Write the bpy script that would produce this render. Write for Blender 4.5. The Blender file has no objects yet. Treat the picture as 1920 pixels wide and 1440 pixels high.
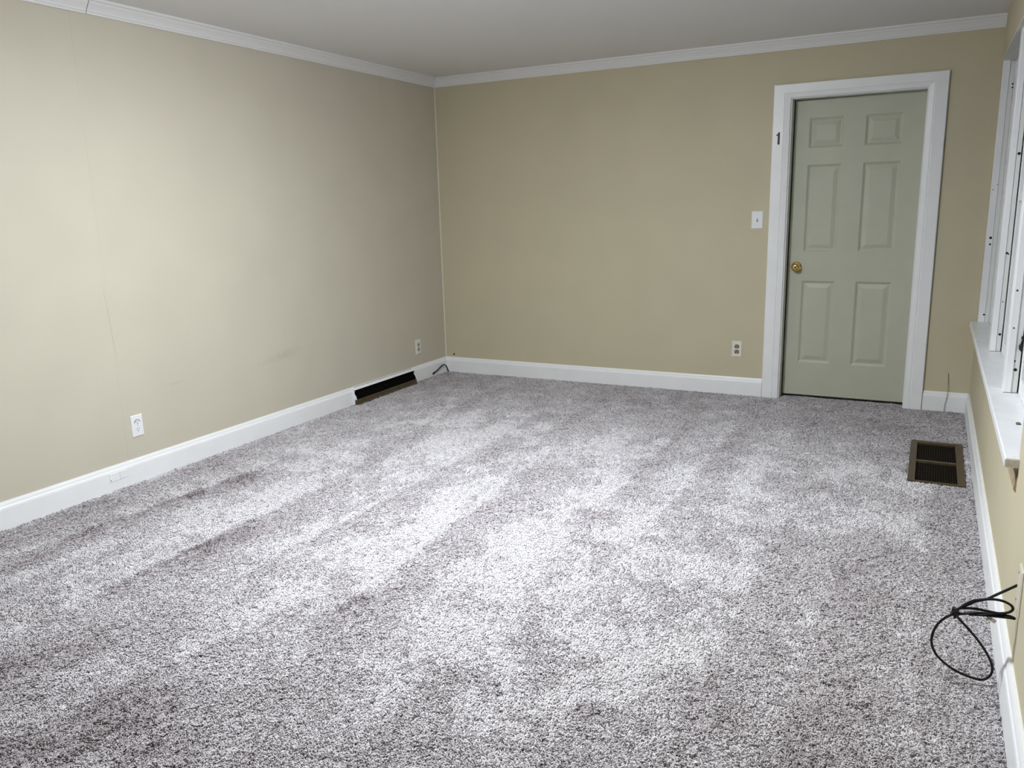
import bpy, bmesh, math, random
import numpy as np
from mathutils import Matrix, Vector

random.seed(7)
rng = np.random.default_rng(11)
scene = bpy.context.scene
COL = scene.collection

# ------------------------------------------------------------------ camera
cam_data = bpy.data.cameras.new("camera")
cam = bpy.data.objects.new("camera", cam_data)
COL.objects.link(cam)
YAW, PITCH, ROLL, FPX = 0.4816, -0.21769, -0.02659, 1507.73
_cy, _sy, _cp, _sp = math.cos(YAW), math.sin(YAW), math.cos(PITCH), math.sin(PITCH)
_f = Vector((-_sy * _cp, _cy * _cp, _sp))
_r = Vector((_cy, _sy, 0.0))
_u = _r.cross(_f)
_r2 = math.cos(ROLL) * _r + math.sin(ROLL) * _u
_u2 = -math.sin(ROLL) * _r + math.cos(ROLL) * _u
_m = Matrix((_r2, _u2, -_f)).transposed().to_4x4()
_m.translation = Vector((3.7385, -5.9134, 1.3989))
cam.matrix_world = _m
cam_data.sensor_fit = 'HORIZONTAL'
cam_data.sensor_width = 36.0
cam_data.lens = FPX / 1920.0 * 36.0
cam_data.clip_start = 0.05
cam_data.clip_end = 60.0
scene.camera = cam

# ------------------------------------------------------------------ world: night outside
world = bpy.data.worlds.new("world")
scene.world = world
world.use_nodes = True
_bg = world.node_tree.nodes["Background"]
_bg.inputs[0].default_value = (0.010, 0.013, 0.022, 1)
_bg.inputs[1].default_value = 1.0

# ------------------------------------------------------------------ light and exposure
LAMP_XY = (2.05, -3.25)
LAMP_STRENGTH = 312.0
LAMP_COLOUR = (0.945, 1.0, 1.06)
LAMP_RADIUS, LAMP_DROP = 0.19, 0.045
vs = scene.view_settings
vs.view_transform = 'Standard'
vs.look = 'None'
vs.exposure = 0.0
vs.gamma = 1.0
vs.use_curve_mapping = False
scene.cycles.max_bounces = 5
scene.cycles.diffuse_bounces = 4
scene.cycles.adaptive_threshold = 0.07
scene.cycles.adaptive_min_samples = 16
scene.cycles.use_light_tree = False

# ------------------------------------------------------------------ room dimensions
W, H, Y0 = 4.024, 2.432, -8.6          # room width, ceiling height, unseen wall behind the camera set back to cut bounce
BT, BH = 0.015, 0.123                  # baseboard thickness and height
WO = 4.019                             # reference line of the window posts and the sill
BR = W - WO + BT                       # the right baseboard is thicker
CZ = 2.362                             # lower edge of the crown moulding

# ------------------------------------------------------------------ helpers
def link(o, parent=None):
    COL.objects.link(o)
    if parent is not None:
        o.parent = parent
    return o

def tag(o, label=None, cat=None, group=None, kind=None):
    if label: o["label"] = label
    if cat: o["category"] = cat
    if group: o["group"] = group
    if kind: o["kind"] = kind
    return o

def empty(name, loc=(0, 0, 0), parent=None):
    o = bpy.data.objects.new(name, None)
    o.location = loc
    o.empty_display_size = 0.05
    return link(o, parent)

def obj(name, bm, mat, parent=None, smooth=False):
    me = bpy.data.meshes.new(name)
    bmesh.ops.recalc_face_normals(bm, faces=bm.faces[:])
    bm.to_mesh(me)
    bm.free()
    if smooth:
        for p in me.polygons:
            p.use_smooth = True
    if mat is not None:
        me.materials.append(mat)
    o = bpy.data.objects.new(name, me)
    link(o, parent)
    if parent is not None:
        # parents are Empties or meshes with a plain translation
        o.matrix_parent_inverse = Matrix.Translation(parent.location).inverted()
    return o

def bx(bm, x0, x1, y0, y1, z0, z1, bevel=0.0, seg=2):
    geom = bmesh.ops.create_cube(bm, size=1.0)
    vsx = geom['verts']
    for v in vsx:
        v.co = Vector(((x0 + x1) / 2 + v.co.x * (x1 - x0), (y0 + y1) / 2 + v.co.y * (y1 - y0), (z0 + z1) / 2 + v.co.z * (z1 - z0)))
    if bevel > 0:
        es = list({e for v in vsx for e in v.link_edges})
        bmesh.ops.bevel(bm, geom=es, offset=bevel, segments=seg, affect='EDGES', profile=0.5)
    return bm

def box(name, dims, mat, parent=None, bevel=0.0):
    bm = bmesh.new()
    bx(bm, *dims, bevel=bevel)
    return obj(name, bm, mat, parent)

def prism(bm, pts, fn, a, b):
    """extrude the 2D outline pts from a to b; fn(u, v, t) -> 3D point"""
    lo = [bm.verts.new(fn(u, v, a)) for u, v in pts]
    hi = [bm.verts.new(fn(u, v, b)) for u, v in pts]
    n = len(pts)
    bm.faces.new(lo)
    bm.faces.new(list(reversed(hi)))
    for i in range(n):
        j = (i + 1) % n
        bm.faces.new((lo[i], hi[i], hi[j], lo[j]))
    return bm

def tube(bm, pts, rad, sides=8, cap=True):
    pts = [Vector(p) for p in pts]
    n = len(pts)
    rads = rad if isinstance(rad, (list, tuple)) else [rad] * n
    t0 = (pts[1] - pts[0]).normalized()
    ref = Vector((0, 0, 1)) if abs(t0.z) < 0.9 else Vector((1, 0, 0))
    nrm = (ref - t0 * ref.dot(t0)).normalized()
    rings = []
    for i, p in enumerate(pts):
        t = (pts[min(i + 1, n - 1)] - pts[max(i - 1, 0)]).normalized()
        nrm = (nrm - t * nrm.dot(t)).normalized()
        b = t.cross(nrm)
        rings.append([bm.verts.new(p + (nrm * math.cos(2 * math.pi * k / sides) + b * math.sin(2 * math.pi * k / sides)) * rads[i]) for k in range(sides)])
    for i in range(n - 1):
        for k in range(sides):
            l = (k + 1) % sides
            bm.faces.new((rings[i][k], rings[i][l], rings[i + 1][l], rings[i + 1][k]))
    if cap:
        bm.faces.new(list(reversed(rings[0])))
        bm.faces.new(rings[-1])
    return bm

def spline(ctrl, per=8):
    """Catmull-Rom through the control points"""
    c = [Vector(p) for p in ctrl]
    c = [2 * c[0] - c[1]] + c + [2 * c[-1] - c[-2]]
    out = []
    for i in range(1, len(c) - 2):
        for k in range(per):
            t = k / per
            p0, p1, p2, p3 = c[i - 1], c[i], c[i + 1], c[i + 2]
            out.append(0.5 * ((2 * p1) + (p2 - p0) * t + (2 * p0 - 5 * p1 + 4 * p2 - p3) * t * t + (3 * p1 - p0 - 3 * p2 + p3) * t ** 3))
    out.append(c[-2])
    return out

def lathe(bm, prof, origin, axis='-y', seg=24):
    """revolve (radius, distance) pairs about an axis through origin"""
    rings = []
    for r, d in prof:
        ring = []
        for k in range(seg):
            a = 2 * math.pi * k / seg
            u, v = math.cos(a) * r, math.sin(a) * r
            if axis == '-y': p = (origin[0] + u, origin[1] - d, origin[2] + v)
            elif axis == '-z': p = (origin[0] + u, origin[1] + v, origin[2] - d)
            elif axis == '-x': p = (origin[0] - d, origin[1] + u, origin[2] + v)
            elif axis == '+x': p = (origin[0] + d, origin[1] + u, origin[2] + v)
            ring.append(bm.verts.new(p))
        rings.append(ring)
    for i in range(len(rings) - 1):
        for k in range(seg):
            l = (k + 1) % seg
            bm.faces.new((rings[i][k], rings[i][l], rings[i + 1][l], rings[i + 1][k]))
    bm.faces.new(rings[0])
    bm.faces.new(rings[-1])
    return bm

# ------------------------------------------------------------------ materials
def new_mat(name, colour, rough=0.6, metal=0.0, spec=0.5):
    m = bpy.data.materials.new(name)
    m.use_nodes = True
    b = m.node_tree.nodes["Principled BSDF"]
    b.inputs["Base Color"].default_value = (*colour, 1)
    b.inputs["Roughness"].default_value = rough
    b.inputs["Metallic"].default_value = metal
    b.inputs["Specular IOR Level"].default_value = spec
    return m, m.node_tree, b

def add_bump(nt, b, scale, strength, dist=0.002, detail=0.0):
    tc = nt.nodes.new("ShaderNodeTexCoord")
    nz = nt.nodes.new("ShaderNodeTexNoise")
    nz.inputs["Scale"].default_value = scale
    nz.inputs["Detail"].default_value = detail
    bp = nt.nodes.new("ShaderNodeBump")
    bp.inputs["Strength"].default_value = strength
    bp.inputs["Distance"].default_value = dist
    nt.links.new(tc.outputs["Object"], nz.inputs["Vector"])
    nt.links.new(nz.outputs["Fac"], bp.inputs["Height"])
    nt.links.new(bp.outputs["Normal"], b.inputs["Normal"])
    return tc, nz

def tint_noise(nt, b, colour, amount, scale, detail=1.0):
    """faint colour variation of the paint"""
    tc = nt.nodes.new("ShaderNodeTexCoord")
    nz = nt.nodes.new("ShaderNodeTexNoise")
    nz.inputs["Scale"].default_value = scale
    nz.inputs["Detail"].default_value = detail
    rp = nt.nodes.new("ShaderNodeValToRGB")
    lo = [c * (1 - amount) for c in colour]
    hi = [min(1, c * (1 + amount)) for c in colour]
    rp.color_ramp.elements[0].position = 0.3
    rp.color_ramp.elements[1].position = 0.7
    rp.color_ramp.elements[0].color = (*lo, 1)
    rp.color_ramp.elements[1].color = (*hi, 1)
    nt.links.new(tc.outputs["Object"], nz.inputs["Vector"])
    nt.links.new(nz.outputs["Fac"], rp.inputs["Fac"])
    nt.links.new(rp.outputs["Color"], b.inputs["Base Color"])
    return rp

WALL = (0.555, 0.502, 0.352)
PANEL = (0.567, 0.527, 0.428)  # same paint as the other walls, paled to imitate bright lamplight
M = {}
m, nt, b = new_mat("wall_paint", WALL, 0.62, spec=0.35); tint_noise(nt, b, WALL, 0.02, 3.0); add_bump(nt, b, 260, 0.10); M['wall'] = m

# the panelled wall carries a few grey scuffs of its own
m, nt, b = new_mat("wall_paint_lit", PANEL, 0.58, spec=0.4)
rp = tint_noise(nt, b, PANEL, 0.02, 3.0)
add_bump(nt, b, 220, 0.08)
tc = nt.nodes.new("ShaderNodeTexCoord")
prev = rp.outputs["Color"]
nz = nt.nodes.new("ShaderNodeTexNoise"); nz.inputs["Scale"].default_value = 22; nz.inputs["Detail"].default_value = 2
nt.links.new(tc.outputs["Object"], nz.inputs["Vector"])
for (y, z, sy, sz, amt) in ((-1.98, 0.483, 0.20, 0.045, 0.17), (-2.16, 0.462, 0.16, 0.02, 0.07), (-2.86, 0.475, 0.11, 0.012, 0.13), (-3.15, 0.43, 0.22, 0.012, 0.03), (-2.60, 0.62, 0.06, 0.012, 0.05), (-3.213, 0.86, 0.0035, 0.36, 0.30)):
    mp = nt.nodes.new("ShaderNodeMapping")
    mp.vector_type = 'TEXTURE'
    mp.inputs["Location"].default_value = (0, y, z)
    mp.inputs["Rotation"].default_value = (math.radians(4), 0, 0)
    mp.inputs["Scale"].default_value = (1, sy, sz)
    gr = nt.nodes.new("ShaderNodeTexGradient"); gr.gradient_type = 'SPHERICAL'
    mul = nt.nodes.new("ShaderNodeMath"); mul.operation = 'MULTIPLY'
    mu2 = nt.nodes.new("ShaderNodeMath"); mu2.operation = 'MULTIPLY'; mu2.inputs[1].default_value = amt * 1.9
    mx = nt.nodes.new("ShaderNodeMix"); mx.data_type = 'RGBA'
    mx.inputs["B"].default_value = (0.20, 0.19, 0.17, 1)
    nt.links.new(tc.outputs["Object"], mp.inputs["Vector"])
    nt.links.new(mp.outputs["Vector"], gr.inputs["Vector"])
    nt.links.new(gr.outputs["Fac"], mul.inputs[0])
    nt.links.new(nz.outputs["Fac"], mul.inputs[1])
    nt.links.new(mul.outputs[0], mu2.inputs[0])
    nt.links.new(mu2.outputs[0], mx.inputs["Factor"])
    nt.links.new(prev, mx.inputs["A"])
    prev = mx.outputs["Result"]
nt.links.new(prev, b.inputs["Base Color"])
M['panel'] = m

m, nt, b = new_mat("ceiling_paint", (0.80, 0.795, 0.785), 0.85, spec=0.2); add_bump(nt, b, 120, 0.15, 0.003); M['ceiling'] = m
m, nt, b = new_mat("trim_paint", (0.855, 0.86, 0.865), 0.38); tint_noise(nt, b, (0.855, 0.86, 0.865), 0.015, 9.0); add_bump(nt, b, 90, 0.05); M['trim'] = m
m, nt, b = new_mat("crown_paint", (0.78, 0.78, 0.775), 0.5); add_bump(nt, b, 90, 0.05); M['crown'] = m
m, nt, b = new_mat("sill_paint", (0.80, 0.81, 0.82), 0.35); tint_noise(nt, b, (0.80, 0.81, 0.82), 0.03, 14.0); add_bump(nt, b, 60, 0.12); M['sill'] = m
m, nt, b = new_mat("bare_sill_end", (0.62, 0.58, 0.50), 0.6); tint_noise(nt, b, (0.62, 0.58, 0.50), 0.12, 60.0); M['sill_end'] = m
m, nt, b = new_mat("apron_wood", (0.34, 0.26, 0.16), 0.6); tint_noise(nt, b, (0.34, 0.26, 0.16), 0.35, 40.0); M['apron'] = m
DOOR = (0.475, 0.485, 0.382)
m, nt, b = new_mat("door_paint", DOOR, 0.5); tint_noise(nt, b, DOOR, 0.02, 8.0); add_bump(nt, b, 300, 0.08, 0.001); M['door'] = m
m, nt, b = new_mat("jamb_paint", (0.72, 0.72, 0.70), 0.5); M['jamb'] = m
m, nt, b = new_mat("brass", (0.83, 0.60, 0.22), 0.16, 1.0); M['brass'] = m
m, nt, b = new_mat("tarnished_brass", (0.34, 0.29, 0.18), 0.4, 0.8); M['tarnish'] = m
m, nt, b = new_mat("dark_brass", (0.12, 0.08, 0.03), 0.4, 1.0); M['dark_brass'] = m
m, nt, b = new_mat("white_plastic", (0.82, 0.82, 0.83), 0.35); M['plastic'] = m
m, nt, b = new_mat("cream_plastic", (0.74, 0.72, 0.64), 0.35); M['cream'] = m
m, nt, b = new_mat("beige_plastic", (0.62, 0.58, 0.47), 0.4); M['beige'] = m
m, nt, b = new_mat("brown_receptacle", (0.13, 0.10, 0.075), 0.4); M['brown_plastic'] = m
m, nt, b = new_mat("grey_receptacle", (0.38, 0.38, 0.34), 0.45); M['grey_plastic'] = m
m, nt, b = new_mat("dark_slot", (0.012, 0.012, 0.013), 0.8); M['slot'] = m
m, nt, b = new_mat("grey_slot", (0.16, 0.16, 0.17), 0.7); M['soft_slot'] = m
m, nt, b = new_mat("black_vinyl_number", (0.012, 0.012, 0.012), 0.5); M['ink'] = m
m, nt, b = new_mat("black_cable", (0.005, 0.005, 0.006), 0.45, spec=0.3); M['cable'] = m
m, nt, b = new_mat("nickel", (0.55, 0.52, 0.47), 0.3, 1.0); M['nickel'] = m
m, nt, b = new_mat("thin_wire", (0.16, 0.13, 0.09), 0.6); M['wire'] = m
m, nt, b = new_mat("brown_metal", (0.088, 0.064, 0.033), 0.45, 0.25); tint_noise(nt, b, (0.088, 0.064, 0.033), 0.18, 30.0); M['brown'] = m
m, nt, b = new_mat("grille_metal", (0.014, 0.010, 0.006), 0.7, 0.0, spec=0.2); M['grille'] = m
m, nt, b = new_mat("duct_black", (0.010, 0.009, 0.008), 0.9); M['duct'] = m
m, nt, b = new_mat("opening_shade_black", (0.004, 0.0035, 0.003), 0.9, spec=0.03); M['reg_black'] = m
m, nt, b = new_mat("carpet_backing", (0.30, 0.28, 0.285), 0.95, spec=0.1); tint_noise(nt, b, (0.30, 0.28, 0.285), 0.3, 160.0); M['backing'] = m
m, nt, b = new_mat("caulk", (0.66, 0.62, 0.50), 0.6); M['caulk'] = m
m, nt, b = new_mat("outer_wall", (0.35, 0.33, 0.30), 0.8); M['outer'] = m
m, nt, b = new_mat("window_glass", (1, 1, 1), 0.02)
b.inputs["Transmission Weight"].default_value = 1.0
b.inputs["IOR"].default_value = 1.45
M['glass'] = m
m, nt, b = new_mat("lamp_globe", (0.9, 0.9, 0.9), 0.4)
b.inputs["Emission Color"].default_value = (*LAMP_COLOUR, 1)
b.inputs["Emission Strength"].default_value = LAMP_STRENGTH
M['globe'] = m

# carpet yarn: light grey, lilac grey, taupe and dark flecks, one tone for each tuft
m, nt, b = new_mat("carpet_yarn", (0.6, 0.58, 0.6), 0.95, spec=0.08)
at = nt.nodes.new("ShaderNodeAttribute"); at.attribute_name = "tone"
ai = nt.nodes.new("ShaderNodeAttribute"); ai.attribute_type = 'INSTANCER'; ai.attribute_name = "dye"
ad = nt.nodes.new("ShaderNodeMath"); ad.operation = 'ADD'; ad.use_clamp = True
rp = nt.nodes.new("ShaderNodeValToRGB")
el = rp.color_ramp.elements
el[0].position, el[0].color = 0.0, (0.145, 0.122, 0.124, 1)
el[1].position, el[1].color = 1.0, (0.81, 0.79, 0.805, 1)
for pos, c in ((0.14, (0.285, 0.252, 0.258)), (0.35, (0.42, 0.385, 0.395)), (0.60, (0.61, 0.578, 0.592)), (0.8, (0.75, 0.728, 0.742))):
    e = el.new(pos); e.color = (*c, 1)
nt.links.new(at.outputs["Fac"], ad.inputs[0])
nt.links.new(ai.outputs["Fac"], ad.inputs[1])
nt.links.new(ad.outputs[0], rp.inputs["Fac"])
nt.links.new(rp.outputs["Color"], b.inputs["Base Color"])
M['yarn'] = m

# ------------------------------------------------------------------ floor with the well of the floor grille
VX0, VX1, VY0, VY1 = 3.712, 3.970, -1.588, -0.822       # floor grille outline
FZ = -0.014                                             # carpet backing
bm = bmesh.new()
bx(bm, -0.15, VX0 + 0.012, Y0 - 0.1, 0.25, FZ - 0.05, FZ)
bx(bm, VX1 - 0.012, W + 0.2, Y0 - 0.1, 0.25, FZ - 0.05, FZ)
bx(bm, VX0 + 0.012, VX1 - 0.012, Y0 - 0.1, VY0 + 0.012, FZ - 0.05, FZ)
bx(bm, VX0 + 0.012, VX1 - 0.012, VY1 - 0.012, 0.25, FZ - 0.05, FZ)
floor = tag(obj("floor", bm, M['backing']), "floor under the grey carpet", kind="structure")

# ------------------------------------------------------------------ walls and ceiling
tag(box("ceiling", (-0.15, W + 0.2, Y0 - 0.1, 0.1, H, H + 0.1), M['ceiling']), "flat white ceiling", kind="structure")
OPL, OPR, OPT = 2.800, 3.660, 2.075                     # rough door opening
bm = bmesh.new()
bx(bm, -0.15, OPL, 0.0, 0.12, FZ, H)
bx(bm, OPR, W + 0.2, 0.0, 0.12, FZ, H)
bx(bm, OPL, OPR, 0.0, 0.12, OPT, H)
wall_back = tag(obj("wall_back", bm, M['wall']), "beige back wall around the door", kind="structure")
bm = bmesh.new()
lathe(bm, [(0.0085, 0.0), (0.0085, 0.0012), (0.006, 0.0016)], (0.084, 0.0, 0.147), seg=12)
tag(obj("hole", bm, M['slot'], wall_back), "small dark hole in the wall")

# left wall: backing plus 4 ft panels with tiny joints
wall_left = tag(box("wall_left", (-0.15, -0.006, Y0 - 0.1, 0.0, FZ, H), M['wall']), "beige panelled wall on the left", kind="structure")
edges = [0.0, -0.752, -1.988, -3.213, -4.432, -5.651, -6.87, -8.089, Y0]
for k in range(len(edges) - 1):
    ya, yb = edges[k + 1], edges[k]
    bm = bmesh.new()
    c, dpt = 0.0012, 0.0006
    prism(bm, [(-0.006, ya), (-0.006, yb), (-0.0007, yb), (0.0, yb - c), (0.0, ya + c), (-dpt, ya)], lambda u, v, t: (u, v, t), FZ, H)
    obj("panel", bm, M['panel'], wall_left)
# right wall with the window recess
WY0, WY1, WZ0, WZ1 = -3.100, -0.052, 0.575, 2.172       # recess
WT = 0.13                                               # recess depth
bm = bmesh.new()
bx(bm, W, W + WT + 0.02, Y0 - 0.1, WY0, FZ, H)
bx(bm, W, W + WT + 0.02, WY1, 0.0, FZ, H)
bx(bm, W, W + WT + 0.02, WY0, WY1, FZ, WZ0)
bx(bm, W, W + WT + 0.02, WY0, WY1, WZ1, H)
tag(obj("wall_right", bm, M['wall']), "beige wall on the right below and around the windows", kind="structure")
tag(box("wall_front", (-0.15, W + 0.2, Y0 - 0.1, Y0, FZ, H), M['wall']), "beige wall behind the camera", kind="structure")

# bead of caulk in the back corner
bm = bmesh.new()
prism(bm, [(0, 0), (0.007, 0), (0.004, -0.003), (0.002, -0.005), (0, -0.008)], lambda u, v, t: (u, v, t), BH, CZ)
tag(obj("trim_1", bm, M['caulk']), "pale bead of caulk in the back left corner", kind="structure")

# ------------------------------------------------------------------ baseboards
BPROF = [(0, FZ), (BT, FZ), (BT, 0.089), (0.0135, 0.097), (0.0100, 0.103), (0.0085, 0.112), (0.0045, BH), (0, BH)]
REG_Y0, REG_Y1 = -1.325, -0.540
bm = bmesh.new()
prism(bm, BPROF, lambda u, v, t: (u, t, v), Y0, REG_Y0 + 0.004)
prism(bm, BPROF, lambda u, v, t: (u, t, v), REG_Y1 - 0.004, 0.0)
prism(bm, [(0, 0.1), (0.010, 0.103), (0.0085, 0.112), (0.0045, BH), (0, BH)], lambda u, v, t: (u, t, v), REG_Y0, REG_Y1)
tag(obj("baseboard_left", bm, M['trim']), "white baseboard along the left panelled wall", kind="structure")
bm = bmesh.new()
prism(bm, BPROF, lambda u, v, t: (t, -u, v), 0.0, 2.705)
tag(obj("baseboard_back", bm, M['trim']), "white baseboard on the back wall left of the door", kind="structure")
bm = bmesh.new()
prism(bm, BPROF, lambda u, v, t: (t, -u, v), 3.753, W)
tag(obj("baseboard_corner", bm, M['trim']), "short white baseboard between the door and the right wall", kind="structure")
bm = bmesh.new()
prism(bm, [(u + (BR - BT) if u > 0 else 0, v) for u, v in BPROF], lambda u, v, t: (W - u, t, v), Y0, 0.0)
tag(obj("baseboard_right", bm, M['trim']), "white baseboard along the right wall below the windows", kind="structure")

# ------------------------------------------------------------------ crown moulding (none on the right wall)
CP = 0.052
CPROF = [(0, CZ), (0.010, CZ), (0.012, CZ + 0.009), (0.016, CZ + 0.012), (0.018, CZ + 0.021), (0.027, CZ + 0.034), (0.038, CZ + 0.047), (0.041, CZ + 0.055), (0.050, CZ + 0.058), (CP, H), (0, H)]
SEAM = -3.125
bm = bmesh.new()
prism(bm, CPROF, lambda u, v, t: (u, t, v), SEAM + 0.002, 0.0)
tag(obj("trim_2", bm, M['crown']), "white crown moulding above the left wall, far piece", kind="structure")
bm = bmesh.new()
prism(bm, [(u * 0.93, v - 0.0015 if v < H else v) for u, v in CPROF], lambda u, v, t: (u, t, v), Y0, SEAM - 0.001)
tag(obj("trim_3", bm, M['crown']), "white crown moulding above the left wall, near piece", kind="structure")
bm = bmesh.new()
prism(bm, CPROF, lambda u, v, t: (t, -u, v), 0.0, W)
tag(obj("trim_4", bm, M['crown']), "white crown moulding above the back wall", kind="structure")

# ------------------------------------------------------------------ door casing, jamb and door
DL, DR, DT = 2.708, 3.750, 2.145
JL, JR, JT = 2.828, 3.634, 2.050                        # inner faces of the jamb
casing = tag(empty("trim_5", (DL, 0, 0)), "white door casing around the sage door", kind="structure")
CASE = [(0.0, 0.0), (0.0, 0.018), (0.004, 0.021), (0.064, 0.021), (0.066, 0.017), (0.070, 0.0165), (0.072, 0.020), (0.088, 0.017), (0.100, 0.015), (0.104, 0.0)]
def casing_piece(kind):
    bm = bmesh.new()
    n = len(CASE)
    sl = (JL - 0.006 - DL) / 0.104
    sr = (DR - JR - 0.004) / 0.104
    st = (DT - JT - 0.006) / 0.104
    if kind == 'l':
        lo = [(DL + u * sl, -v, FZ) for u, v in CASE]
        hi = [(DL + u * sl, -v, DT - u * st) for u, v in CASE]
    elif kind == 'r':
        lo = [(DR - u * sr, -v, FZ) for u, v in CASE]
        hi = [(DR - u * sr, -v, DT - u * st) for u, v in CASE]
    else:
        lo = [(DL + u * sl, -v, DT - u * st) for u, v in CASE]
        hi = [(DR - u * sr, -v, DT - u * st) for u, v in CASE]
    A = [bm.verts.new(p) for p in lo]
    B = [bm.verts.new(p) for p in hi]
    bm.faces.new(A); bm.faces.new(list(reversed(B)))
    for i in range(n):
        j = (i + 1) % n
        bm.faces.new((A[i], B[i], B[j], A[j]))
    return bm
for kd in ('l', 't', 'r'):
    obj("casing_board", casing_piece(kd), M['trim'], casing)
JD = 0.135
box("jamb", (OPL, JL, -0.004, JD, FZ, JT + 0.02), M['jamb'], casing, 0.0015)
box("jamb", (JR, OPR, -0.004, JD, FZ, JT + 0.02), M['jamb'], casing, 0.0015)
box("jamb", (JL, JR, -0.004, JD, JT, OPT), M['jamb'], casing, 0.0015)

# door slab: stiles and rails with six raised panels
DY = 0.088                                              # face of the door
SL, SR, SB, STL, STR = JL + 0.006, JR - 0.001, 0.009, JT - 0.0060, JT - 0.0012
cols = [(2.931, 3.150), (3.283, 3.510)]
rows = [(0.247, 0.832), (1.034, 1.622), (1.730, 1.928)]
door = tag(empty("door_1", (SL, DY, 0)), "sage green six-panel door in the white casing", kind="structure")
bm = bmesh.new()
bx(bm, SL, SR, DY + 0.012, DY + 0.035, SB, STR)         # core
xs = [SL, cols[0][0], cols[0][1], cols[1][0], cols[1][1], SR]
zs = [SB, rows[0][0], rows[0][1], rows[1][0], rows[1][1], rows[2][0], rows[2][1], None]
def topz(x):
    return STL + (STR - STL) * (x - SL) / (SR - SL)
for i in range(5):
    for j in range(7):
        if i in (1, 3) and j in (1, 3, 5):
            continue
        za = [zs[j]] * 2
        zb = [zs[j + 1]] * 2 if zs[j + 1] is not None else [topz(xs[i]), topz(xs[i + 1])]
        p = [(xs[i], za[0]), (xs[i + 1], za[1]), (xs[i + 1], zb[1]), (xs[i], zb[0])]
        bm.faces.new([bm.verts.new((x, DY, z)) for x, z in p])
bmesh.ops.remove_doubles(bm, verts=bm.verts[:], dist=1e-5)
# close the edges of the slab
bx(bm, SL, SL + 0.002, DY, DY + 0.02, SB, STL)
bx(bm, SL, SR, DY + 0.0005, DY + 0.02, SB, SB + 0.002)
bx(bm, SL, SR, DY + 0.0005, DY + 0.013, STL - 0.004, STL - 0.0005)
obj("slab", bm, M['door'], door)
for (x0, x1) in cols:
    for (z0, z1) in rows:
        bm = bmesh.new()
        prof = [(0.0, 0.0), (0.006, 0.0035), (0.014, 0.0095), (0.019, 0.0105), (0.024, 0.0095), (0.046, 0.0030), (0.049, 0.0024)]
        rings = []
        for off, dep in prof:
            rings.append([bm.verts.new(p) for p in ((x0 + off, DY + dep, z0 + off), (x1 - off, DY + dep, z0 + off), (x1 - off, DY + dep, z1 - off), (x0 + off, DY + dep, z1 - off))])
        for a, c in zip(rings, rings[1:]):
            for k in range(4):
                l = (k + 1) % 4
                bm.faces.new((a[k], a[l], c[l], c[k]))
        bm.faces.new(rings[-1])
        obj("panel", bm, M['door'], door)
KX, KZ = 2.892, 0.928
bm = bmesh.new()
lathe(bm, [(0.010, 0.006), (0.010, 0.020), (0.017, 0.026), (0.026, 0.033), (0.0290, 0.043), (0.0265, 0.053), (0.018, 0.060), (0.008, 0.062)], (KX, DY, KZ), seg=28)
knob = obj("knob", bm, M['brass'], door, smooth=True)
tag(knob, "round polished brass knob")
bm = bmesh.new()
lathe(bm, [(0.036, 0.0), (0.036, 0.003), (0.031, 0.007), (0.018, 0.009), (0.010, 0.010)], (KX, DY, KZ), seg=28)
obj("rosette", bm, M['brass'], knob, smooth=True)
bm = bmesh.new()
lathe(bm, [(0.006, 0.060), (0.006, 0.063), (0.004, 0.064)], (KX, DY, KZ), seg=12)
obj("lock_button", bm, M['dark_brass'], knob, smooth=True)
# added sheet behind the door, standing in for the dark next room
tag(box("gap_backing", (OPL - 0.1, OPR + 0.1, JD + 0.01, JD + 0.03, FZ, OPT + 0.05), M['outer']), "added dark backing behind the closed door", kind="structure")

# numeral on the casing
bm = bmesh.new()
n1 = [(0.0125, 0.0), (0.0262, 0.0), (0.0262, 0.080), (0.0170, 0.080), (0.0140, 0.073), (0.0090, 0.0675), (0.0030, 0.0640), (0.0030, 0.0560), (0.0085, 0.0575), (0.0125, 0.0600)]
prism(bm, n1, lambda u, v, t: (2.732 + u, t, 1.760 + v), -0.0226, -0.0212)
tag(obj("numeral", bm, M['ink']), "black numeral 1 stuck on the left side of the door casing", "number")

# ------------------------------------------------------------------ light switch and outlets
def plate(fn, w, h, mat, parent, name="plate"):
    """bevelled cover plate; fn(u, v, d): along the wall, up, out of the wall"""
    bm = bmesh.new()
    loops = []
    for ins, d in ((0.0, 0.0), (0.0, 0.0025), (0.0035, 0.0055)):
        a, c = w / 2 - ins, h / 2 - ins
        loops.append([bm.verts.new(fn(u, v, d)) for u, v in ((-a, -c), (a, -c), (a, c), (-a, c))])
    for p, q in zip(loops, loops[1:]):
        for k in range(4):
            l = (k + 1) % 4
            bm.faces.new((p[k], p[l], q[l], q[k]))
    bm.faces.new(loops[-1]); bm.faces.new(list(reversed(loops[0])))
    return obj(name, bm, mat, parent)

def patch(name, outline, fn, d0, d1, mat, parent):
    bm = bmesh.new()
    prism(bm, outline, lambda u, v, t: fn(u, v, t), d0, d1)
    return obj(name, bm, mat, parent)

def circle(cx, cz, r, n=14, flat=None):
    out = []
    for k in range(n):
        a = 2 * math.pi * k / n
        u, v = r * math.cos(a), r * math.sin(a)
        if flat: v = max(-flat, min(flat, v))
        out.append((cx + u, cz + v))
    return out

def rect(cx, cz, w, h):
    return [(cx - w / 2, cz - h / 2), (cx + w / 2, cz - h / 2), (cx + w / 2, cz + h / 2), (cx - w / 2, cz + h / 2)]

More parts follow.
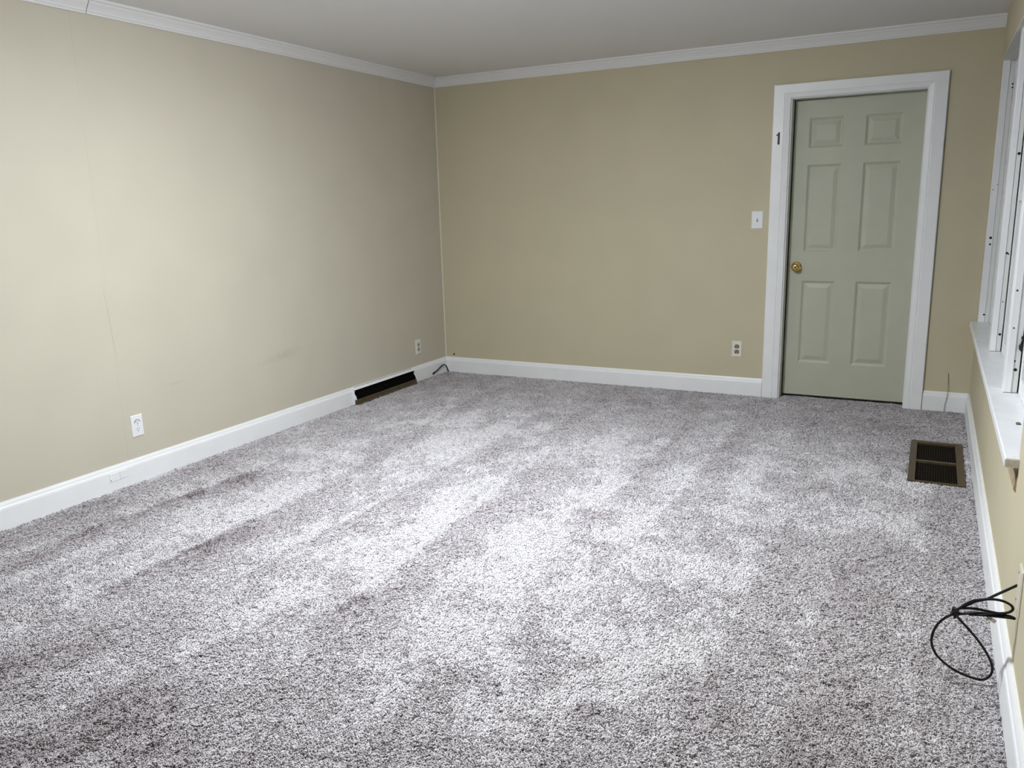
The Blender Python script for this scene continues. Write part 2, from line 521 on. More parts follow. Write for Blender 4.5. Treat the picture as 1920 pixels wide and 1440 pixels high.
def outlet(label, origin, fn, pm, rm, sm, w=0.072, h=0.118, ring=None):
    o = tag(empty("wall_outlet", origin), label, "outlet", "duplex wall outlets")
    plate(fn, w, h, pm, o)
    for cz in (0.0195, -0.0195):
        rc = patch("receptacle", circle(0, cz, 0.0172, 20, 0.0140), fn, 0.004, 0.0072, rm, o)
        if ring is not None and cz > 0:
            out_ = [(0.0185 * math.cos(math.pi * k / 12), cz + 0.0160 * math.sin(math.pi * k / 12)) for k in range(13)]
            in_ = [(0.0150 * math.cos(math.pi * k / 12), cz + 0.0130 * math.sin(math.pi * k / 12)) for k in range(12, -1, -1)]
            patch("gap", out_ + in_, fn, 0.0050, 0.0076, ring, rc)
        for sx in (-0.0064, 0.0064):
            patch("slot", rect(sx, cz + 0.0035, 0.0026, 0.0090), fn, 0.0066, 0.0076, sm, rc)
        patch("slot", circle(0, cz - 0.0078, 0.0030, 10), fn, 0.0066, 0.0076, sm, rc)
    patch("screw", circle(0, 0, 0.0028, 10), fn, 0.005, 0.0062, M['nickel'], o)
    return o

def on_left(y, z):  return lambda u, v, d: (d, y + u, z + v)
def on_back(x, z):  return lambda u, v, d: (x + u, -d, z + v)
def on_right(y, z): return lambda u, v, d: (W - d, y + u, z + v)

outlet("white outlet on the left wall in the foreground, above the baseboard", (0, -3.135, 0.297), on_left(-3.135, 0.297), M['plastic'], M['plastic'], M['soft_slot'], ring=M['soft_slot'])
outlet("cream outlet with grey sockets on the left wall near the back corner", (0, -0.428, 0.277), on_left(-0.428, 0.277), M['cream'], M['grey_plastic'], M['slot'])
outlet("cream outlet with dark brown sockets on the back wall beside the door", (2.517, 0, 0.333), on_back(2.517, 0.333), M['cream'], M['brown_plastic'], M['cream'])

sw = tag(empty("light_switch", (2.627, 0, 1.259)), "white toggle light switch on the back wall left of the door", "switch")
plate(on_back(2.627, 1.259), 0.078, 0.120, M['plastic'], sw)
patch("slot_frame", rect(0, 0, 0.0105, 0.0245), on_back(2.627, 1.259), 0.0045, 0.0060, M['soft_slot'], sw)
bm = bmesh.new()
prism(bm, [(0.005, -0.006), (0.005, 0.008), (0.014, 0.013), (0.016, 0.008)], lambda u, v, t: (2.627 + t, -u, 1.259 + v), -0.0035, 0.0035)
obj("toggle", bm, M['plastic'], sw)
for dz in (0.030, -0.030):
    patch("screw", circle(0, dz, 0.003, 10), on_back(2.627, 1.259), 0.005, 0.0062, M['plastic'], sw)

# blank plate painted over on the left baseboard
cv = tag(empty("cover_plate", (BT, -3.297, 0.07)), "white blank plate painted over on the left baseboard under the outlet", "cover plate")
bm = bmesh.new(); bx(bm, BT - 0.002, BT + 0.0022, -3.347, -3.290, 0.043, 0.087, 0.001); obj("plate", bm, M['trim'], cv)
bm = bmesh.new(); bx(bm, BT - 0.002, BT + 0.0026, -3.286, -3.246, 0.045, 0.087, 0.001); obj("plate", bm, M['trim'], cv)
bm = bmesh.new(); lathe(bm, [(0.003, 0.0), (0.003, 0.0008)], (BT + 0.0022, -3.340, 0.052), '+x', 10); obj("screw", bm, M['soft_slot'], cv)

# ------------------------------------------------------------------ baseboard register on the left wall
reg = tag(empty("baseboard_register", (0, (REG_Y0 + REG_Y1) / 2, 0)), "black open baseboard register with white hood on the left wall", "vent")
RP = [(0.026, 0.103), (0.028, 0.092), (0.024, 0.083), (0.025, 0.074), (0.034, 0.062), (0.041, 0.048), (0.044, 0.030), (0.044, 0.0), (0.044, FZ)]   # front profile
# white end caps
for ya, yb in ((REG_Y0, REG_Y0 + 0.004), (REG_Y1 - 0.004, REG_Y1)):
    bm = bmesh.new()
    prism(bm, [(0, FZ)] + [(0, 0.108)] + [(u, v) for u, v in RP], lambda u, v, t: (u, t, v), ya, yb)
    obj("end_cap", bm, M['trim'], reg)
# white hood
bm = bmesh.new()
prism(bm, [(0.004, 0.119), (0.012, 0.116), (0.031, 0.106), (0.031, 0.102), (0.004, 0.106)], lambda u, v, t: (u, t, v), REG_Y0 - 0.004, REG_Y1 + 0.004)
obj("hood", bm, M['trim'], reg)
bm = bmesh.new()
prism(bm, [(0.0046, 0.1202), (0.0100, 0.1182), (0.0096, 0.1168), (0.0044, 0.1185)], lambda u, v, t: (u, t, v), REG_Y0 + 0.02, REG_Y1 - 0.01)
obj("seam", bm, M['soft_slot'], reg)
# black sheet painted in for the shade of the open duct
bm = bmesh.new()
face = [(u - 0.001, v) for u, v in RP[:7]]
prism(bm, face + [(face[-1][0] - 0.004, face[-1][1])] + [(u - 0.006, v) for u, v in reversed(face[:-1])], lambda u, v, t: (u, t, v), REG_Y0 + 0.004, REG_Y1 - 0.004)
obj("opening_dark", bm, M['reg_black'], reg)
# brown lip along the carpet
bm = bmesh.new()
prism(bm, [(0.0425, 0.032), (0.0460, 0.027), (0.0470, 0.004), (0.052, FZ + 0.008), (0.052, FZ), (0.030, FZ), (0.030, 0.030)], lambda u, v, t: (u, t, v), REG_Y0 - 0.002, REG_Y1 + 0.002)
obj("lip", bm, M['brown'], reg)
for yy, zz in ((-0.95, 0.068), (-1.0, 0.052)):
    bm = bmesh.new(); lathe(bm, [(0.0045, 0.0), (0.004, 0.003), (0.002, 0.004)], (0.034 if zz > 0.06 else 0.040, yy, zz), '+x', 10)
    obj("rivet", bm, M['grille'], reg)

# ------------------------------------------------------------------ floor grille
fg = tag(empty("floor_grille", ((VX0 + VX1) / 2, (VY0 + VY1) / 2, 0)), "brown metal return air grille set into the carpet by the right wall", "vent")
FT = 0.002
box("frame_bar", (VX0, VX0 + 0.034, VY0, VY1, FZ, FT), M['brown'], fg, 0.002)
box("frame_bar", (VX1 - 0.034, VX1, VY0, VY1, FZ, FT), M['brown'], fg, 0.002)
box("frame_bar", (VX0 + 0.034, VX1 - 0.034, VY1 - 0.040, VY1, FZ, FT - 0.001), M['brown'], fg, 0.002)
box("frame_bar", (VX0 + 0.034, VX1 - 0.034, VY0, VY0 + 0.014, FZ, FT - 0.001), M['brown'], fg, 0.002)
MIDY = -1.222
box("centre_bar", (VX0 + 0.034, VX1 - 0.034, MIDY - 0.012, MIDY + 0.012, FZ, FT - 0.001), M['brown'], fg, 0.002)
for (ya, yb) in ((VY0 + 0.014, MIDY - 0.012), (MIDY + 0.012, VY1 - 0.040)):
    bm = bmesh.new()
    x = VX0 + 0.034 + 0.006
    while x < VX1 - 0.036:
        bx(bm, x - 0.0012, x + 0.0012, ya, yb, FZ - 0.016, FT - 0.011)
        x += 0.0118
    y = ya + 0.014
    while y < yb - 0.005:
        bx(bm, VX0 + 0.034, VX1 - 0.034, y - 0.0022, y + 0.0022, FZ - 0.016, FT - 0.0105)
        y += 0.0285
    tag(obj("grille", bm, M['grille'], fg), "dark metal lattice", kind="stuff")
bm = bmesh.new()
bx(bm, VX0 + 0.010, VX1 - 0.010, VY0 + 0.010, VY1 - 0.010, -0.32, -0.30)
bx(bm, VX0 + 0.002, VX0 + 0.012, VY0 + 0.002, VY1 - 0.002, -0.32, FZ - 0.001)
bx(bm, VX1 - 0.012, VX1 - 0.002, VY0 + 0.002, VY1 - 0.002, -0.32, FZ - 0.001)
bx(bm, VX0 + 0.012, VX1 - 0.012, VY0 + 0.002, VY0 + 0.012, -0.32, FZ - 0.001)
bx(bm, VX0 + 0.012, VX1 - 0.012, VY1 - 0.012, VY1 - 0.002, -0.32, FZ - 0.001)
obj("duct_box", bm, M['duct'], fg)

# ------------------------------------------------------------------ windows on the right
SZ = 0.603                                              # top of the sill
sill = tag(empty("window_sill", (W, (WY0 + WY1) / 2, SZ)), "long white window sill along the right wall", kind="structure")
bm = bmesh.new()
sp = [(WO - 0.034, SZ - 0.0285), (WO - 0.034, SZ - 0.005), (WO - 0.030, SZ), (W + WT, SZ + 0.002), (W + WT, SZ - 0.0285)]
prism(bm, sp, lambda u, v, t: (u, t, v), WY0, WY1)
# horns past the recess
prism(bm, [(WO - 0.034, SZ - 0.0285), (WO - 0.034, SZ - 0.005), (WO - 0.030, SZ), (W, SZ), (W, SZ - 0.0285)], lambda u, v, t: (u, t, v), WY0 - 0.026, WY0)
prism(bm, [(WO - 0.034, SZ - 0.0285), (WO - 0.034, SZ - 0.005), (WO - 0.030, SZ), (W, SZ), (W, SZ - 0.0285)], lambda u, v, t: (u, t, v), WY1, -0.030)
obj("board", bm, M['sill'], sill)
bm = bmesh.new()
bx(bm, WO - 0.031, W - 0.001, WY0 - 0.0275, WY0 - 0.026, SZ - 0.026, SZ - 0.004)
tag(obj("board_end", bm, M['sill_end'], sill), "worn end of the sill")
bm = bmesh.new()
prism(bm, [(W, SZ - 0.0285), (W - 0.015, SZ - 0.0285), (W - 0.0065, SZ - 0.055), (W - 0.0055, SZ - 0.075), (W - 0.008, SZ - 0.100), (W - 0.004, SZ - 0.108), (W, SZ - 0.112)], lambda u, v, t: (u, t, v), WY0 - 0.012, -0.05)
obj("apron", bm, M['apron'], sill)

def post(name, y, label, near=True):
    """mullion between two windows: a front board and a narrower stop behind it; y is its near face"""
    t = tag(empty(name, (W, y, SZ)), label, kind="structure")
    bm = bmesh.new(); bx(bm, WO + 0.019, WO + 0.046, y, y + 0.100, SZ + 0.001, WZ1, 0.0025); obj("front_board", bm, M['trim'], t)
    bm = bmesh.new(); bx(bm, WO + 0.046, WO + 0.067, y + 0.004, y + 0.096, SZ + 0.001, WZ1, 0.001); obj("stop", bm, M['jamb'], t)
    bm = bmesh.new(); bx(bm, WO + 0.067, W + WT, y + 0.022, y + 0.078, SZ + 0.001, WZ1); obj("core", bm, M['outer'], t)
    return t
P1, P2 = -1.160, -2.160
jam = tag(empty("trim_6", (W, WY1, SZ)), "white window jamb at the back corner", kind="structure")
bm = bmesh.new(); bx(bm, WO + 0.012, WO + 0.044, WY1 - 0.010, WY1, SZ + 0.001, WZ1, 0.002); obj("front_board", bm, M['trim'], jam)
bm = bmesh.new(); bx(bm, W + 0.001, W + WT, WY1 - 0.003, WY1, SZ + 0.001, WZ1 - 0.006); obj("liner", bm, M['jamb'], jam)
bm = bmesh.new(); bx(bm, WO + 0.044, WO + 0.068, WY1 - 0.006, WY1, SZ + 0.001, WZ1 - 0.06, 0.001); obj("stop", bm, M['jamb'], jam)
p1 = post("trim_7", P1, "white mullion between the far and middle windows")
p2 = post("trim_8", P2, "white mullion between the middle and near windows")
jan = tag(empty("trim_9", (W, WY0, SZ)), "white window jamb at the near end of the sill", kind="structure")
bm = bmesh.new(); bx(bm, WO + 0.015, WO + 0.068, WY0, WY0 + 0.010, SZ + 0.001, WZ1, 0.002); obj("front_board", bm, M['trim'], jan)
hd = tag(box("trim_10", (WO + 0.001, W + WT, WY0, WY1, WZ1 - 0.006, WZ1), M['jamb']), "white head board across the top of the windows", kind="structure")

# dark screw holes on the posts
def hole(parent, x, y, z, r):
    bm = bmesh.new(); lathe(bm, [(r, 0.0), (r, 0.0008)], (x, y, z), '-y', 10)
    obj("screw_hole", bm, M['slot'], parent)
for x, z, r in ((WO + 0.032, 1.13, 0.008), (WO + 0.032, 1.09, 0.006), (WO + 0.038, 0.652, 0.006), (WO + 0.066, 2.03, 0.005), (WO + 0.066, 2.01, 0.005), (WO + 0.020, 1.42, 0.003), (WO + 0.040, 1.45, 0.003)):
    hole(jam, x, WY1 - 0.010 if x < WO + 0.044 else WY1 - 0.006, z, r)
for x, z, r in ((WO + 0.057, 0.693, 0.0065), (WO + 0.058, 1.585, 0.0075), (WO + 0.050, 1.105, 0.006), (WO + 0.057, 1.10, 0.004), (WO + 0.055, 0.86, 0.003)):
    hole(p1, x, P1 + (0.004 if x > WO + 0.046 else 0.0), z, r)
for x, z, r in ((WO + 0.053, 0.700, 0.0065), (WO + 0.047, 0.735, 0.0045), (WO + 0.030, 1.02, 0.004), (WO + 0.032, 0.87, 0.003)):
    hole(p2, x, P2 + (0.004 if x > WO + 0.046 else 0.0), z, r)

def window(n, ya, yb, label):
    w = tag(empty("window_%d" % n, (WO + 0.07, (ya + yb) / 2, SZ)), label, kind="structure")
    x0, x1 = WO + 0.071, WO + 0.105
    zb, zt, zm = SZ + 0.004, WZ1 - 0.008, 1.38
    s = 0.045
    for (u, v) in ((ya + 0.003, ya + s), (yb - s, yb - 0.003)):
        bm = bmesh.new(); bx(bm, x0, x1, u, v, zb, zt, 0.002); obj("stile", bm, M['trim'], w)
    for (u, v) in ((zb, zb + 0.060), (zm - 0.02, zm + 0.02), (zt - 0.045, zt)):
        bm = bmesh.new(); bx(bm, x0 + 0.001, x1 - 0.001, ya + s, yb - s, u, v, 0.002); obj("rail", bm, M['trim'], w)
    for (u, v) in ((zb + 0.060, zm - 0.02), (zm + 0.02, zt - 0.045)):
        bm = bmesh.new(); bx(bm, x0 + 0.014, x0 + 0.018, ya + s - 0.004, yb - s + 0.004, u - 0.004, v + 0.004); obj("pane", bm, M['glass'], w)
    return w
window(1, P1 + 0.100, WY1, "far white sash window beside the back corner")
w2 = window(2, P2 + 0.100, P1, "middle white sash window between the two mullions")
w3 = window(3, WY0 + 0.010, P2, "near white sash window above the end of the sill")
# black cracks where the sashes stand off the posts, and the latch on the near mullion
def crack(parent, y, za, zb):
    bm = bmesh.new(); bx(bm, WO + 0.0672, WO + 0.0708, y + 0.008, y + 0.014, za, zb); obj("crack", bm, M['slot'], parent)
crack(p1, P1, SZ + 0.003, 0.74); crack(p1, P1, 1.36, 1.62)
crack(p2, P2, SZ + 0.003, 0.95)
bm = bmesh.new()
prism(bm, [(0, 0), (0.004, 0.002), (0.011, 0.010), (0.012, 0.024), (0.007, 0.034), (0.004, 0.048), (0.007, 0.054), (0.006, 0.062), (0.0, 0.064)], lambda u, v, t: (WO + 0.068 - u, t, 0.775 + v), P2 - 0.004, P2 + 0.004)
tag(obj("latch", bm, M['slot'], p2), "black window latch")
# cracked paint under the posts
for pp, y in ((p1, P1), (p2, P2)):
    bm = bmesh.new(); bx(bm, WO + 0.019, WO + 0.067, y - 0.0010, y + 0.002, SZ + 0.0006, SZ + 0.0030); obj("paint_crack", bm, M['soft_slot'], pp)

# curled flake lying on the sill
bm = bmesh.new()
prism(bm, [(math.cos(a) * 0.0075, math.sin(a) * 0.0045) for a in np.linspace(0.2, math.pi - 0.1, 8)] + [(math.cos(a) * 0.0066, math.sin(a) * 0.0036) for a in np.linspace(math.pi - 0.1, 0.2, 8)], lambda u, v, t: (WO + 0.034 + u, t, SZ + 0.0012 + v), -2.690, -2.667)
tag(obj("paint_flake", bm, M['wire']), "small dark curled flake lying on the window sill", "flake")

# ------------------------------------------------------------------ cable plate and hanging cable on the right wall
cp = tag(empty("cable_plate", (W, -3.484, 0.336)), "beige cable plate on the right wall above the black cable", "cover plate")
plate(on_right(-3.484, 0.336), 0.072, 0.130, M['beige'], cp)
for zz in (0.038, -0.042):
    patch("screw", circle(0.030, zz, 0.0035, 10), on_right(-3.484, 0.336), 0.004, 0.0062, M['slot'], cp)

CAMP = Vector((3.7385, -5.9134, 1.3989))
def at_y(px, py, y):
    """world point of the photograph's pixel on the plane with this y, used to lay out the cable's curve"""
    d = _f + _r2 * ((px - 960) / FPX) - _u2 * ((py - 720) / FPX)
    return CAMP + d * ((y - CAMP.y) / d.y)
def zc(a, b, y):
    return at_y(1700 + a / 6.0, 1060 + b / 6.0, y)
cab = tag(empty("cable", tuple(zc(540, 520, -3.46))), "black coaxial cable hanging in loops from the right wall to the carpet", "cable")
CR = 0.0037
path = [zc(1240, 226, -3.428), zc(1230, 231, -3.432), zc(1150, 268, -3.445), zc(1000, 335, -3.460), zc(900, 380, -3.470), zc(780, 405, -3.478), zc(660, 455, -3.470), zc(560, 500, -3.462),
        zc(530, 545, -3.455), zc(440, 585, -3.450), zc(350, 660, -3.446), zc(292, 770, -3.442), zc(282, 880, -3.440), zc(330, 1000, -3.438), zc(440, 1110, -3.434), zc(570, 1195, -3.430),
        zc(710, 1255, -3.427), zc(840, 1285, -3.424), zc(930, 1250, -3.424), zc(965, 1170, -3.426), zc(945, 1080, -3.430), zc(880, 955, -3.436), zc(780, 815, -3.442), zc(680, 700, -3.448), zc(580, 590, -3.454),
        zc(535, 535, -3.466), zc(570, 492, -3.474), zc(660, 482, -3.482), zc(780, 490, -3.488), zc(920, 518, -3.492), zc(1040, 540, -3.494), zc(1140, 530, -3.495), zc(1192, 500, -3.496), zc(1180, 455, -3.498), zc(1100, 408, -3.500), zc(1000, 385, -3.500), zc(880, 382, -3.498), zc(760, 395, -3.490), zc(660, 440, -3.482), zc(570, 505, -3.476),
        zc(545, 545, -3.468), zc(640, 545, -3.472), zc(780, 535, -3.478), zc(930, 548, -3.484), zc(1080, 560, -3.490), zc(1170, 577, -3.494), zc(1213, 600, -3.497), zc(1170, 592, -3.500), zc(1060, 580, -3.494), zc(930, 566, -3.488), zc(800, 556, -3.480), zc(700, 552, -3.474)]
path = [Vector((min(p.x, W - 0.0045), p.y, max(p.z, 0.003))) for p in path]
bm = bmesh.new(); tube(bm, spline(path, 6), CR, 8); obj("cord", bm, M['cable'], cab, smooth=True)
tail = [zc(640, 540, -3.462), zc(740, 530, -3.464), zc(840, 545, -3.466), zc(900, 562, -3.468), zc(925, 585, -3.468)]
bm = bmesh.new(); tube(bm, spline(tail, 6), CR, 8); obj("cord_end", bm, M['cable'], cab, smooth=True)
a0, a1, a2 = zc(915, 573, -3.468), zc(950, 605, -3.468), zc(995, 638, -3.468)
bm = bmesh.new(); tube(bm, [a0, a1], 0.0048, 10); obj("connector_sleeve", bm, M['tarnish'], cab, smooth=False)
bm = bmesh.new(); tube(bm, [a1, a2], 0.0056, 6); obj("connector_nut", bm, M['nickel'], cab)
# wrapped tie where the loops meet
kc = zc(545, 530, -3.464)
bm = bmesh.new()
for k in range(4):
    cc = kc + Vector(((-0.005, 0.000, 0.003, 0.0015)[k], (0.002, -0.003, 0.001, -0.004)[k], (0.000, 0.0035, -0.003, -0.001)[k]))
    hh = (0.0085, 0.0110, 0.0100, 0.0125)[k]
    ring = [cc + Vector(((0.004, -0.005, 0.0055, -0.002)[k] * math.sin(a + k), 0.0090 * math.cos(a), hh * math.sin(a))) for a in np.linspace(0, 2 * math.pi, 17)[:-1]]
    tube(bm, ring + [ring[0]], CR, 7, cap=False)
obj("tie", bm, M['cable'], cab, smooth=True)

# ------------------------------------------------------------------ cord stub in the back corner, thin wire by the door
st = tag(empty("cord_stub", (0.03, -0.13, 0)), "short black cord arching out of the baseboard in the back corner", "cord")
pth = [Vector(p) for p in ((0.016, -0.245, 0.018), (0.030, -0.205, 0.034), (0.034, -0.160, 0.054), (0.036, -0.115, 0.068), (0.038, -0.080, 0.062), (0.040, -0.055, 0.034), (0.042, -0.040, 0.000), (0.042, -0.038, FZ))]
bm = bmesh.new(); tube(bm, spline(pth, 6), 0.0050, 8); obj("cord", bm, M['cable'], st, smooth=True)
bm = bmesh.new(); tube(bm, [Vector((0.016, -0.252, 0.012)), Vector((0.024, -0.225, 0.026))], 0.0068, 8); obj("cord_tip", bm, M['cable'], st)
wr = [(3.890, -0.001, 0.252), (3.893, -0.004, 0.235), (3.896, -0.008, 0.19), (3.898, -0.020, 0.135), (3.894, -0.022, 0.08), (3.888, -0.022, 0.045), (3.886, -0.024, 0.0), (3.886, -0.024, FZ)]
bm = bmesh.new(); tube(bm, spline(wr, 5), 0.0016, 6)
tag(obj("wire", bm, M['wire'], smooth=True), "thin bare wire hanging on the back wall right of the door", "wire")

# ------------------------------------------------------------------ ceiling lamp (just above the frame)
lx, ly = LAMP_XY
lamp = tag(empty("ceiling_lamp", (lx, ly, H)), "round flush ceiling lamp in the middle of the room", "lamp")
bm = bmesh.new(); lathe(bm, [(LAMP_RADIUS + 0.012, 0.0), (LAMP_RADIUS + 0.012, 0.018), (LAMP_RADIUS - 0.004, 0.020)], (lx, ly, H), '-z', 40); obj("base", bm, M['plastic'], lamp)
bm = bmesh.new()
lathe(bm, [(LAMP_RADIUS, 0.018)] + [(LAMP_RADIUS * math.cos(a), 0.020 + LAMP_DROP * math.sin(a)) for a in np.linspace(0.0, 1.50, 9)], (lx, ly, H), '-z', 32)
obj("globe", bm, M['globe'], lamp, smooth=True)

# ------------------------------------------------------------------ carpet pile: clumps of twisted yarn, leaning with the vacuum tracks
LEVELS, VARS = 7, 4
def clump(level, seed):
    r = np.random.default_rng(100 * level + seed)
    lean = -1.0 + 2.0 * level / (LEVELS - 1)            # -1: pile towards the camera, +1: away from it
    V, F, T = [], [], []
    n = 20
    for k in range(n):
        gx = (k % 5 + r.random()) / 5 - 0.5
        gy = (k // 5 + r.random()) / 4 - 0.5
        p = np.array([gx * 0.026, gy * 0.026, 0.0])
        az = r.uniform(0, 2 * math.pi)
        hor = np.array([math.cos(az) * 0.75, math.sin(az) * 0.75 + lean * 1.05, 0])
        up = 1.0
        d = hor * 0.25 + np.array([0, 0, up])
        d /= np.linalg.norm(d)
        curl = r.uniform(-0.9, 0.9)
        steps, ds = 6, r.uniform(0.0024, 0.0033)
        rad = r.uniform(0.0015, 0.0021)
        pts = [p.copy()]
        for s in range(steps):
            bend = hor * (0.30 if s < 3 else 0.42) + np.array([0, 0, -0.16 - 0.10 * abs(lean) - (0.28 if p[2] > 0.0095 else 0)])
            c, sn = math.cos(curl * 0.5), math.sin(curl * 0.5)
            d = np.array([c * d[0] - sn * d[1], sn * d[0] + c * d[1], d[2]]) + bend
            d /= np.linalg.norm(d)
            p = p + d * ds
            p[2] = max(p[2], 0.003)
            pts.append(p.copy())
        pts = np.array(pts)
        tone = float(np.clip(r.choice([r.normal(0.90, 0.08), r.normal(0.62, 0.10), r.normal(0.30, 0.10)], p=[0.73, 0.21, 0.06]) - 0.36 * (1 - lean), 0, 1))   # yarn darkened with the lean, painting in the shade of the tracks
        base = len(V)
        sd = 4
        for i in range(len(pts)):
            t = pts[min(i + 1, len(pts) - 1)] - pts[max(i - 1, 0)]
            t /= np.linalg.norm(t) + 1e-9
            a = np.cross(t, [0.31, 0.2, 0.93]); a /= np.linalg.norm(a) + 1e-9
            b2 = np.cross(t, a)
            rr = rad * (0.55 if i == len(pts) - 1 else 1.0)
            for q in range(sd):
                an = 2 * math.pi * q / sd + i * 0.5
                V.append(pts[i] + (a * math.cos(an) + b2 * math.sin(an)) * rr)
                T.append(tone)
        for i in range(len(pts) - 1):
            for q in range(sd):
                l = (q + 1) % sd
                F.append((base + i * sd + q, base + i * sd + l, base + (i + 1) * sd + l, base + (i + 1) * sd + q))
        e = base + (len(pts) - 1) * sd
        F.append((e, e + 1, e + 2, e + 3))
    me = bpy.data.meshes.new("yarn_clump_%02d" % (level * VARS + seed))
    me.from_pydata([tuple(v) for v in V], [], F)
    me.polygons.foreach_set("use_smooth", [True] * len(me.polygons))
    at_ = me.attributes.new("tone", 'FLOAT', 'POINT')
    at_.data.foreach_set("value", T)
    me.materials.append(M['yarn'])
    return bpy.data.objects.new(me.name, me)
yarn_col = bpy.data.collections.new("yarn_clumps")
for lv in range(LEVELS):
    for sd_ in range(VARS):
        yarn_col.objects.link(clump(lv, sd_))

def smooth_noise(x, y, sx, sy, seed):
    r = np.random.default_rng(seed)
    g = r.random((96, 96)) * 2 - 1
    u, v = x / sx + 40, y / sy + 40
    iu, iv = np.floor(u).astype(int), np.floor(v).astype(int)
    fu, fv = u - iu, v - iv
    fu, fv = fu * fu * (3 - 2 * fu), fv * fv * (3 - 2 * fv)
    w = lambda a, c: g[a % 96, c % 96]
    return (w(iu, iv) * (1 - fu) + w(iu + 1, iv) * fu) * (1 - fv) + (w(iu, iv + 1) * (1 - fu) + w(iu + 1, iv + 1) * fu) * fv

cell = 0.0170
nx, ny = int((WO - 2 * BT) / cell), int((-BT - (Y0 + 0.05)) / cell)
gx, gy = np.meshgrid(np.arange(nx), np.arange(ny), indexing='ij')
px = BT + 0.006 + (gx + rng.random(gx.shape)) * cell
py = -BT - 0.006 - (gy + rng.random(gy.shape)) * cell
px, py = px.ravel(), py.ravel()
keep = (px < WO - BT - 0.004) & ~((px > VX0 - 0.006) & (px < VX1 + 0.006) & (py > VY0 - 0.004) & (py < VY1 + 0.010))
keep &= ~((px < 0.058) & (py > REG_Y0 - 0.008) & (py < REG_Y1 + 0.008))
keep &= ~((px > DL - 0.01) & (px < DR + 0.01) & (py > -0.026) & ((px < JL + 0.004) | (px > JR - 0.004)))
px, py = px[keep], py[keep]
# carpet runs on to the door through the opening
ex = rng.uniform(JL + 0.008, JR - 0.008, 420); ey = rng.uniform(-0.02, DY - 0.006, 420)
px, py = np.concatenate([px, ex]), np.concatenate([py, ey])
# vacuum tracks run along the room: each starts with a crisp edge and fades to its right
def win(v, a, c, w):
    return 1 / (1 + np.exp(-(v - a) / w)) * 1 / (1 + np.exp((v - c) / w))
# (crisp left edge at the near end, at the far end, fade width, depth, near y, far y)
tracks = [(0.10, 0.08, 0.14, 0.80, -5.0, -2.5), (0.34, 0.50, 0.13, 0.85, -4.3, -2.5), (0.62, 0.60, 0.10, 0.45, -4.4, -3.2),
          (0.99, 0.99, 0.21, 1.05, -4.25, -2.70), (0.98, 0.70, 0.10, 0.42, -2.75, -0.6), (1.10, 1.10, 0.30, 0.62, -7.5, -4.15),
          (1.41, 1.41, 0.15, 0.72, -3.95, -1.1), (1.47, 1.75, 0.26, 0.66, -7.5, -4.05), (1.67, 1.66, 0.07, 0.35, -2.2, -0.6), (1.92, 1.86, 0.17, 0.85, -4.1, -2.0),
          (1.95, 1.98, 0.24, 0.78, -7.5, -3.75), (2.40, 2.39, 0.10, 0.55, -2.75, -0.9), (2.70, 2.71, 0.13, 0.55, -2.6, -0.9), (2.45, 2.45, 0.22, 0.60, -7.5, -4.15), (2.90, 2.95, 0.20, 0.50, -7.5, -3.9),
          (3.19, 3.22, 0.18, 0.48, -7.5, -2.4), (3.46, 3.50, 0.22, 0.70, -7.5, -2.6), (3.05, 3.05, 0.30, 0.28, -1.9, -0.6), (3.80, 3.80, 0.16, 0.55, -7.5, -1.5)]
wob = 0.030 * smooth_noise(px, py, 0.5, 0.9, 3)
edgew = 0.016 * smooth_noise(px, py, 0.05, 0.10, 4)
dark = np.zeros_like(px)
for k_, (xa, xb, wd, dp, ya, yb) in enumerate(tracks):
    f_ = np.clip((py - max(ya, -5.2)) / (yb - max(ya, -5.2)), 0, 1)
    s_ = px + wob + edgew - (xa + (xb - xa) * f_)
    fall = np.where(s_ > 0, 1 / (1 + np.exp((s_ - 1.15 * wd) / (0.30 * wd))), 0.0)
    along = np.clip(0.85 + 0.45 * smooth_noise(px * 0 + k_ * 3.3, py, 1.0, 0.5, 5), 0.3, 1.3)
    dark = np.maximum(dark, dp * fall * along * win(py, ya, yb, 0.16))
side = np.clip((px - 2.8) / 1.1, 0, 1) * 0.27 + np.clip((-py - 3.9) / 1.0, 0, 1) * 0.36 + np.clip((py + 1.5) / 1.0, 0, 1) * 0.62 + np.clip((1.1 - px) / 0.9, 0, 1) * 0.26  # lamp falloff towards the room's edges, painted in through lean and yarn tone
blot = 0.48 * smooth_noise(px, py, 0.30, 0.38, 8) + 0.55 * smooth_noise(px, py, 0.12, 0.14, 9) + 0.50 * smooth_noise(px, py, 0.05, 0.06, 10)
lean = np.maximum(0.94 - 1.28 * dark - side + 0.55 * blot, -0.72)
lv = np.clip(np.rint((lean + 1) / 2 * (LEVELS - 1) + rng.normal(0, 0.45, px.shape)), 0, LEVELS - 1).astype(int)
idx = lv * VARS + rng.integers(0, VARS, px.shape)
N = len(px)
me = bpy.data.meshes.new("carpet")
me.vertices.add(N)
co = np.stack([px, py, np.full(N, FZ) + rng.uniform(-0.001, 0.001, N)], 1)
me.vertices.foreach_set("co", co.ravel())
a_ = me.attributes.new("rot", 'FLOAT_VECTOR', 'POINT')
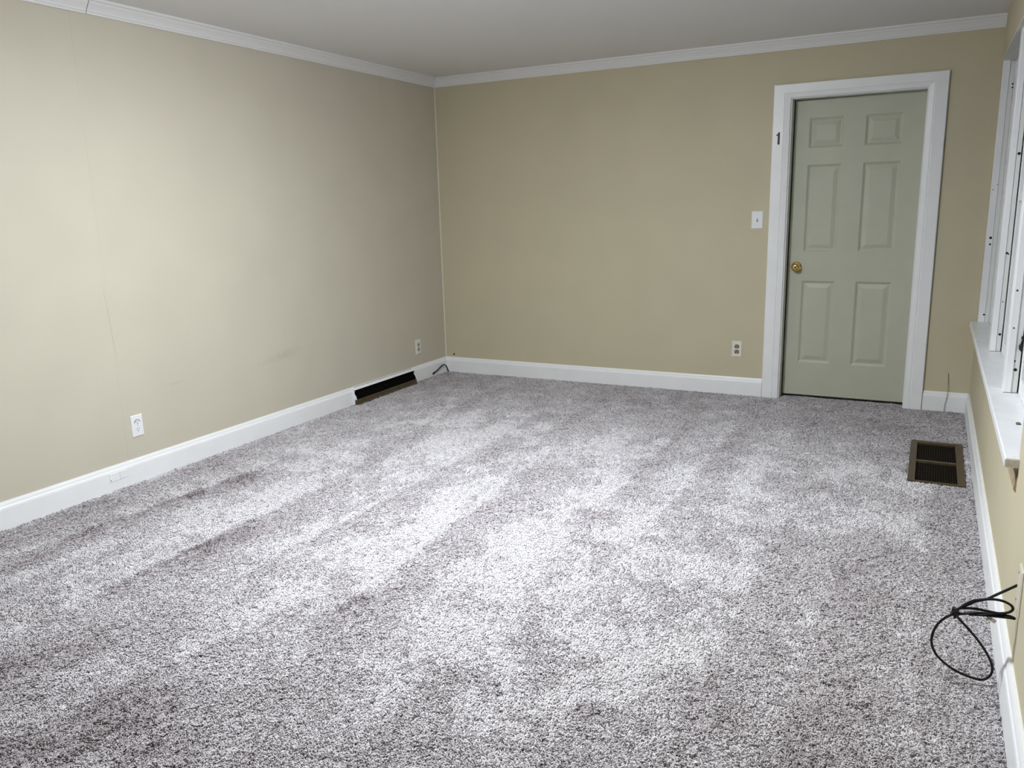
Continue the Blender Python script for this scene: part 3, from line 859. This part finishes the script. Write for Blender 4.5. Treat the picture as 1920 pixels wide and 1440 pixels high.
rot = np.zeros((N, 3)); rot[:, 2] = rng.normal(0, 0.45, N)
a_.data.foreach_set("vector", rot.ravel())
a_ = me.attributes.new("size", 'FLOAT', 'POINT'); a_.data.foreach_set("value", rng.uniform(0.76, 0.94, N))
a_ = me.attributes.new("pick", 'INT', 'POINT'); a_.data.foreach_set("value", idx.astype(np.int32))
a_ = me.attributes.new("dye", 'FLOAT', 'POINT'); a_.data.foreach_set("value", (rng.normal(0, 0.03, N) + 0.05 * smooth_noise(px, py, 0.09, 0.09, 12)))
me.materials.append(M['yarn'])
carpet = tag(link(bpy.data.objects.new("carpet", me)), "grey and lilac shag carpet with vacuum tracks covering the floor", "carpet", kind="stuff")
ng = bpy.data.node_groups.new("carpet_pile", 'GeometryNodeTree')
ng.interface.new_socket("Geometry", in_out='INPUT', socket_type='NodeSocketGeometry')
ng.interface.new_socket("Geometry", in_out='OUTPUT', socket_type='NodeSocketGeometry')
gi, go = ng.nodes.new("NodeGroupInput"), ng.nodes.new("NodeGroupOutput")
ci = ng.nodes.new("GeometryNodeCollectionInfo")
ci.inputs["Collection"].default_value = yarn_col
ci.inputs["Separate Children"].default_value = True
ci.inputs["Reset Children"].default_value = True
ip = ng.nodes.new("GeometryNodeInstanceOnPoints")
ip.inputs["Pick Instance"].default_value = True
def named(nm, tp):
    n_ = ng.nodes.new("GeometryNodeInputNamedAttribute"); n_.data_type = tp; n_.inputs["Name"].default_value = nm
    return n_.outputs["Attribute"]
e2r = ng.nodes.new("FunctionNodeEulerToRotation")
ng.links.new(named("rot", 'FLOAT_VECTOR'), e2r.inputs[0])
ng.links.new(gi.outputs[0], ip.inputs["Points"])
ng.links.new(ci.outputs[0], ip.inputs["Instance"])
ng.links.new(named("pick", 'INT'), ip.inputs["Instance Index"])
ng.links.new(e2r.outputs[0], ip.inputs["Rotation"])
ng.links.new(named("size", 'FLOAT'), ip.inputs["Scale"])
ng.links.new(ip.outputs[0], go.inputs[0])
carpet.modifiers.new("pile", 'NODES').node_group = ng
